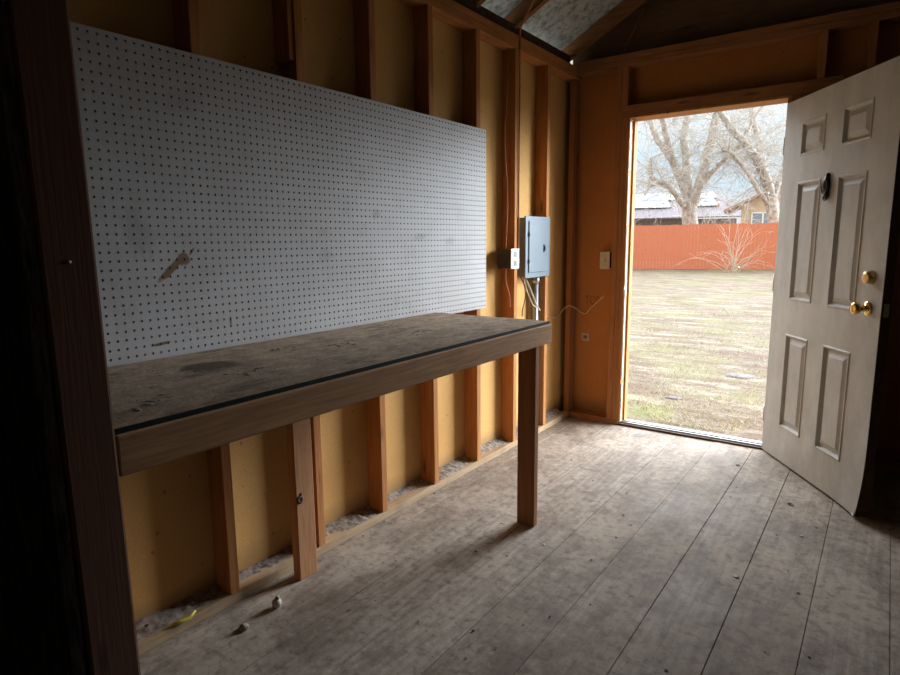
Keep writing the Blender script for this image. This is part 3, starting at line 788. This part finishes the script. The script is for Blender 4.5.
# cream gabled house on the right
gh = empty('gabled_house', tuple(loc2(18, 34, 0))); up(gh)
tag(gh, 'cream gabled house with a white framed window beyond the fence on the right', 'house')
th = math.atan2(18.5, 33.0); F3 = F2*math.cos(th) + R2*math.sin(th); R3 = R2*math.cos(th) - F2*math.sin(th)
def gp(a, z, d=0.0): p = loc2(18.5, 33.0, z); p = p + R3*a + F3*d; return Vector((p.x, p.y, z))
m_ = MB(); m_.prism([tuple(gp(-2.5,-.1)), tuple(gp(3.1,-.1)), tuple(gp(3.1,3.1)), tuple(gp(.3,4.45)), tuple(gp(-2.5,3.08))], F3*3)
obj('wall', m_, HCREAM, gh)
m_ = MB()
for (a0, z0, a1, z1) in ((-3.35, 2.68, .3, 4.47), (3.95, 2.68, .3, 4.47)):
    p = [gp(a0,z0,-.5), gp(a1,z1,-.5), gp(a1,z1+.16,-.5), gp(a0,z0+.16,-.5)]
    m_.prism([tuple(q) for q in p], F3*3.6)
obj('roof', m_, HFASC, gh)
def gwin(a0, a1, z0, z1):
    w = MB(); t = .07
    for (x0,x1,y0,y1) in ((a0,a1,z0,z0+t),(a0,a1,z1-t,z1),(a0,a0+t,z0,z1),(a1-t,a1,z0,z1),((a0+a1)/2-t/2,(a0+a1)/2+t/2,z0,z1)):
        p = [gp(x0,y0,-.04), gp(x1,y0,-.04), gp(x1,y1,-.04), gp(x0,y1,-.04)]
        w.prism([tuple(q) for q in p], -F3*.05)
    f = obj('window', w, WHITE, gh)
    g = MB(); p = [gp(a0+t,z0+t,-.03), gp(a1-t,z0+t,-.03), gp(a1-t,z1-t,-.03), gp(a0+t,z1-t,-.03)]
    g.prism([tuple(q) for q in p], -F3*.02); obj('pane', g, GLASSD, f)
gwin(-1.98, -.82, 1.55, 2.68)

# bare trees: hand-laid limbs with random twigs
def grow(name, label, trunk, limbs, group, seed, ntw, topz, D0):
    rnd = random.Random(seed)
    base = trunk[0][0]
    root = empty(name, (base.x, base.y, gz(base.x, base.y))); up(root)
    tag(root, label, 'tree', group)
    b0 = Vector((base.x, base.y, gz(base.x, base.y) - .05))
    pts = [b0] + [p for p, r in trunk]; rs = [trunk[0][1]*1.25] + [r for p, r in trunk]
    obj('trunk', MB().tube(pts, rs, 10), BARK, root)
    tw = MB(); segs = []
    for L in limbs:
        pts = [p for p, r in L]; rs = [r for p, r in L]
        d = (pts[-1] - pts[-2]); d = d.normalized()
        last = pts[-1]; r = rs[-1]
        while r > .065 and last.z < topz:                 # carry the limb on above the doorway head
            d = (d + Vector((rnd.gauss(0,.12), rnd.gauss(0,.12), .12))).normalized()
            last = last + d*1.1; r *= .80; pts.append(last); rs.append(r)
        P2, R3 = [], []
        for i in range(len(pts)-1):
            for k in range(4):
                t = k/4; q = pts[i].lerp(pts[i+1], t) + Vector((rnd.gauss(0,.018), rnd.gauss(0,.018), rnd.gauss(0,.018)))
                P2.append(q); R3.append(rs[i]+(rs[i+1]-rs[i])*t)
        P2.append(pts[-1]); R3.append(rs[-1])
        obj('branch', MB().tube(P2, R3, 8), BARK, root)
        for q, r in list(zip(P2, R3))[3:]: segs.append((q, r))
    def twig(p, d, l, r, lvl):
        n = 5; pts = [p]; q = p
        dr = rnd.uniform(.02, .16)
        for i in range(n):
            d = (d + Vector((rnd.gauss(0,.16), rnd.gauss(0,.16), rnd.gauss(0,.12) - dr))).normalized()
            q = q + d*(l/n); pts.append(q)
            if lvl > 0 and rnd.random() < .85:
                dd = (d + Vector((rnd.gauss(0,.7), rnd.gauss(0,.7), rnd.gauss(0,.6)))).normalized()
                twig(q, dd, l*rnd.uniform(.4, .7), r*.62, lvl-1)
        tw.tube(pts, [r*(1 - .8*i/n) for i in range(n+1)], 3, cap=False)
    for i in range(ntw):
        p, r = rnd.choice(segs)
        a = rnd.random()*6.28; d = Vector((math.cos(a), math.sin(a), rnd.uniform(-.2, 1.0))).normalized()
        twig(p, d, rnd.uniform(1.0, 2.8), min(r*.5, rnd.uniform(.016, .030)), 2)
    t_ = obj('twigs', tw, TWIG, root); t_['kind'] = 'stuff'
    return root
Y = yard
T1 = 29
def pl(lst, D=T1, k=1.0, dd=0.0):
    out = []
    for i, (u, v, w) in enumerate(lst): out.append((Y(u, v, D + dd*i), w/2/foc*(D+dd*i)*k))
    return out
grow('bare_tree', 'large leafless tree with several spreading limbs behind the fence, centre of the doorway',
     pl([(692,240,17),(690,222,15),(689,207,15),(690,200,13)]),
     [pl([(689,208,10),(687,194,9.5),(674.5,163,8.5),(664,148,7),(656,136,6),(651,124,5),(641,110,4)], dd=.3),
      pl([(675,166,6),(671,153,6),(665,132,5.5),(662,118,5),(659,100,4)], dd=-.25),
      pl([(690,207,9),(687.6,185,8.5),(687,163,8),(684,139,7.5),(687.6,115,7),(690,95,6)], dd=.15),
      pl([(692,207,11),(694,198,10.5),(703,175,9.5),(706,158,9),(712.5,134,8.5),(717,111,8),(722,90,6.5)], dd=-.2),
      pl([(703,183,6),(707,178,5.5),(715,168,5),(729,156,4.5),(741,143,4),(750,125,3)], dd=-.4),
      pl([(686,208,6),(683,204,5.5),(672,190,5),(664,184,4.5),(656,183,4),(648,187,3.5),(645,195,2.5)], dd=-.4),
      pl([(656,183,5),(651,176,5),(650,166,4.5),(651,158,2.5)], dd=-.1)],
     'bare trees behind the fence', 3, 190, 12, T1)
grow('bare_tree', 'leafless tree leaning left beside the gabled house, nearest the open door',
     pl([(776,235,13),(774,222,12),(771,200,12),(770,195,11)], 27),
     [pl([(770,198,10.5),(767,182,10),(762,168,9.5),(748,146,8),(731.5,130,7),(721,113,6),(712,98,5)], 27, dd=-.25),
      pl([(763,170,6.5),(761,158,6.5),(760,144,6),(753,120,5.5),(751,100,5)], 27, dd=.3),
      pl([(767,204,5),(762,196,4.5),(750.4,177,4),(738.6,161,4),(730,152,3.5),(722,148,3)], 27, dd=-.3),
      pl([(772,203,6),(780,180,6),(790,150,5),(797,120,4)], 27, dd=.2)],
     'bare trees behind the fence', 11, 170, 12, 27)
# bare brush in front of the fence
rnd = random.Random(5); m_ = MB(); bs = Y(733, 268, 23.2); bs.z = gz(bs.x, bs.y)
for i in range(26):
    a = rnd.uniform(-1.2, 1.2); l = rnd.uniform(.7, 2.3); p = bs + R2*rnd.gauss(0, .12) + F2*rnd.uniform(-.25, .25)
    d = (R2*math.sin(a)*.9 + Vector((0,0,1))*math.cos(a)*1.3 + F2*rnd.uniform(-.35, .1)).normalized(); pts = [p]
    for k in range(6):
        d = (d + R2*rnd.gauss(0,.14) + Vector((0,0,-.13*k*rnd.random()))).normalized(); p = p + d*(l/6); pts.append(p)
        if rnd.random() < .6:
            e = (d + R2*rnd.gauss(0,.8) + Vector((0,0,rnd.gauss(0,.5))) + F2*rnd.gauss(0,.1)).normalized()
            m_.tube([p, p+e*.22, p+e*.42+Vector((0,0,-.05))], [.006,.005,.002], 3, cap=False)
    m_.tube(pts, [.012*(1-.75*k/6) for k in range(7)], 4, cap=False)
o = obj('bare_shrub', m_, plain('pale shrub twigs', (.50,.40,.31), .9, var=.2), origin=(bs.x, bs.y, bs.z))
tag(o, 'pale leafless shrub with arching stems in front of the red fence', 'shrub')

# ------------------------------------------------------------------ sky and exposure
GLOW = 29.0
w = bpy.data.worlds.new('sky'); S.world = w; w.use_nodes = True
t = w.node_tree; bg = t.nodes['Background']
class WT(NT):
    def __init__(s): s.t = t; s.n = t.nodes; s.tc = t.nodes.new('ShaderNodeTexCoord').outputs['Generated']
q = WT(); X = q.sep()
def sstep(v, a, b):
    k = q.n.new('ShaderNodeMapRange'); k.interpolation_type = 'SMOOTHSTEP'
    k.inputs[1].default_value = a; k.inputs[2].default_value = b; q.link(v, k.inputs[0]); return k.outputs[0]
# overcast sky: pale blue at the horizon ahead, whiter and brighter overhead and behind the shed
haze = q.ramp(X[2], [(0.0, (.50,.59,.65)), (.10, (.47,.60,.70)), (.28, (.66,.79,.90)), (.6, (1.5,1.55,1.6)), (1.0, (1.9,1.95,2.0))])
back = sstep(X[1], .35, -.5)
haze = q.mix(back, haze, (1.75,1.78,1.8))
cl_ = q.noise(q.map((1.5, 1.5, 5)), 2.2, 6, .6)
haze = q.mix(q.math('MULTIPLY', q.ramp(cl_, [(.42, 0.0), (.62, .7)]), q.math('SUBTRACT', 1.0, back)), haze, (.70,.73,.75))
# bright sky sector added out of view ahead and right, to light the room
az = q.math('ARCTAN2', X[0], X[1])
m1 = q.math('MULTIPLY', sstep(az, -.12, .16), sstep(az, 1.45, 1.0))
m2 = q.ramp(X[2], [(0.0, .22), (.06, .42), (.20, .85), (.34, 1.0), (.50, .32), (.70, .05), (1.0, 0.0)])
mh = q.math('MULTIPLY', q.math('MULTIPLY', sstep(X[2], .20, .40), sstep(X[2], .92, .50)), sstep(az, -1.6, -.9))
mh = q.math('MULTIPLY', mh, sstep(az, 1.45, 1.0))
gm = q.math('MAXIMUM', q.math('MULTIPLY', m1, m2), q.math('MULTIPLY', mh, .26))
gl = q.mix(1.0, haze, q.mix(1.0, gm, (GLOW*.90, GLOW*.98, GLOW*1.07), 'MULTIPLY'), 'ADD')
q.link(gl, bg.inputs['Color']); bg.inputs['Strength'].default_value = 1.0
S.view_settings.view_transform = 'Standard'; S.view_settings.look = 'None'
S.view_settings.exposure = 0.5; S.view_settings.gamma = 1.0
try: S.view_settings.use_curve_mapping = False
except Exception: pass
# sampling guide for the doorway
pl_ = bpy.data.lights.new('doorway_sky', 'AREA'); pl_.shape = 'RECTANGLE'; pl_.size = .93; pl_.size_y = 2.06
pl_.cycles.is_portal = True
po_ = bpy.data.objects.new('doorway_sky', pl_); C.objects.link(po_); po_.location = (.837, .12, 1.05); po_.rotation_euler = (-math.pi/2, 0, 0)
S.cycles.max_bounces = 8; S.cycles.diffuse_bounces = 2
for o in C.objects:
    if '_local' in o: del o['_local']
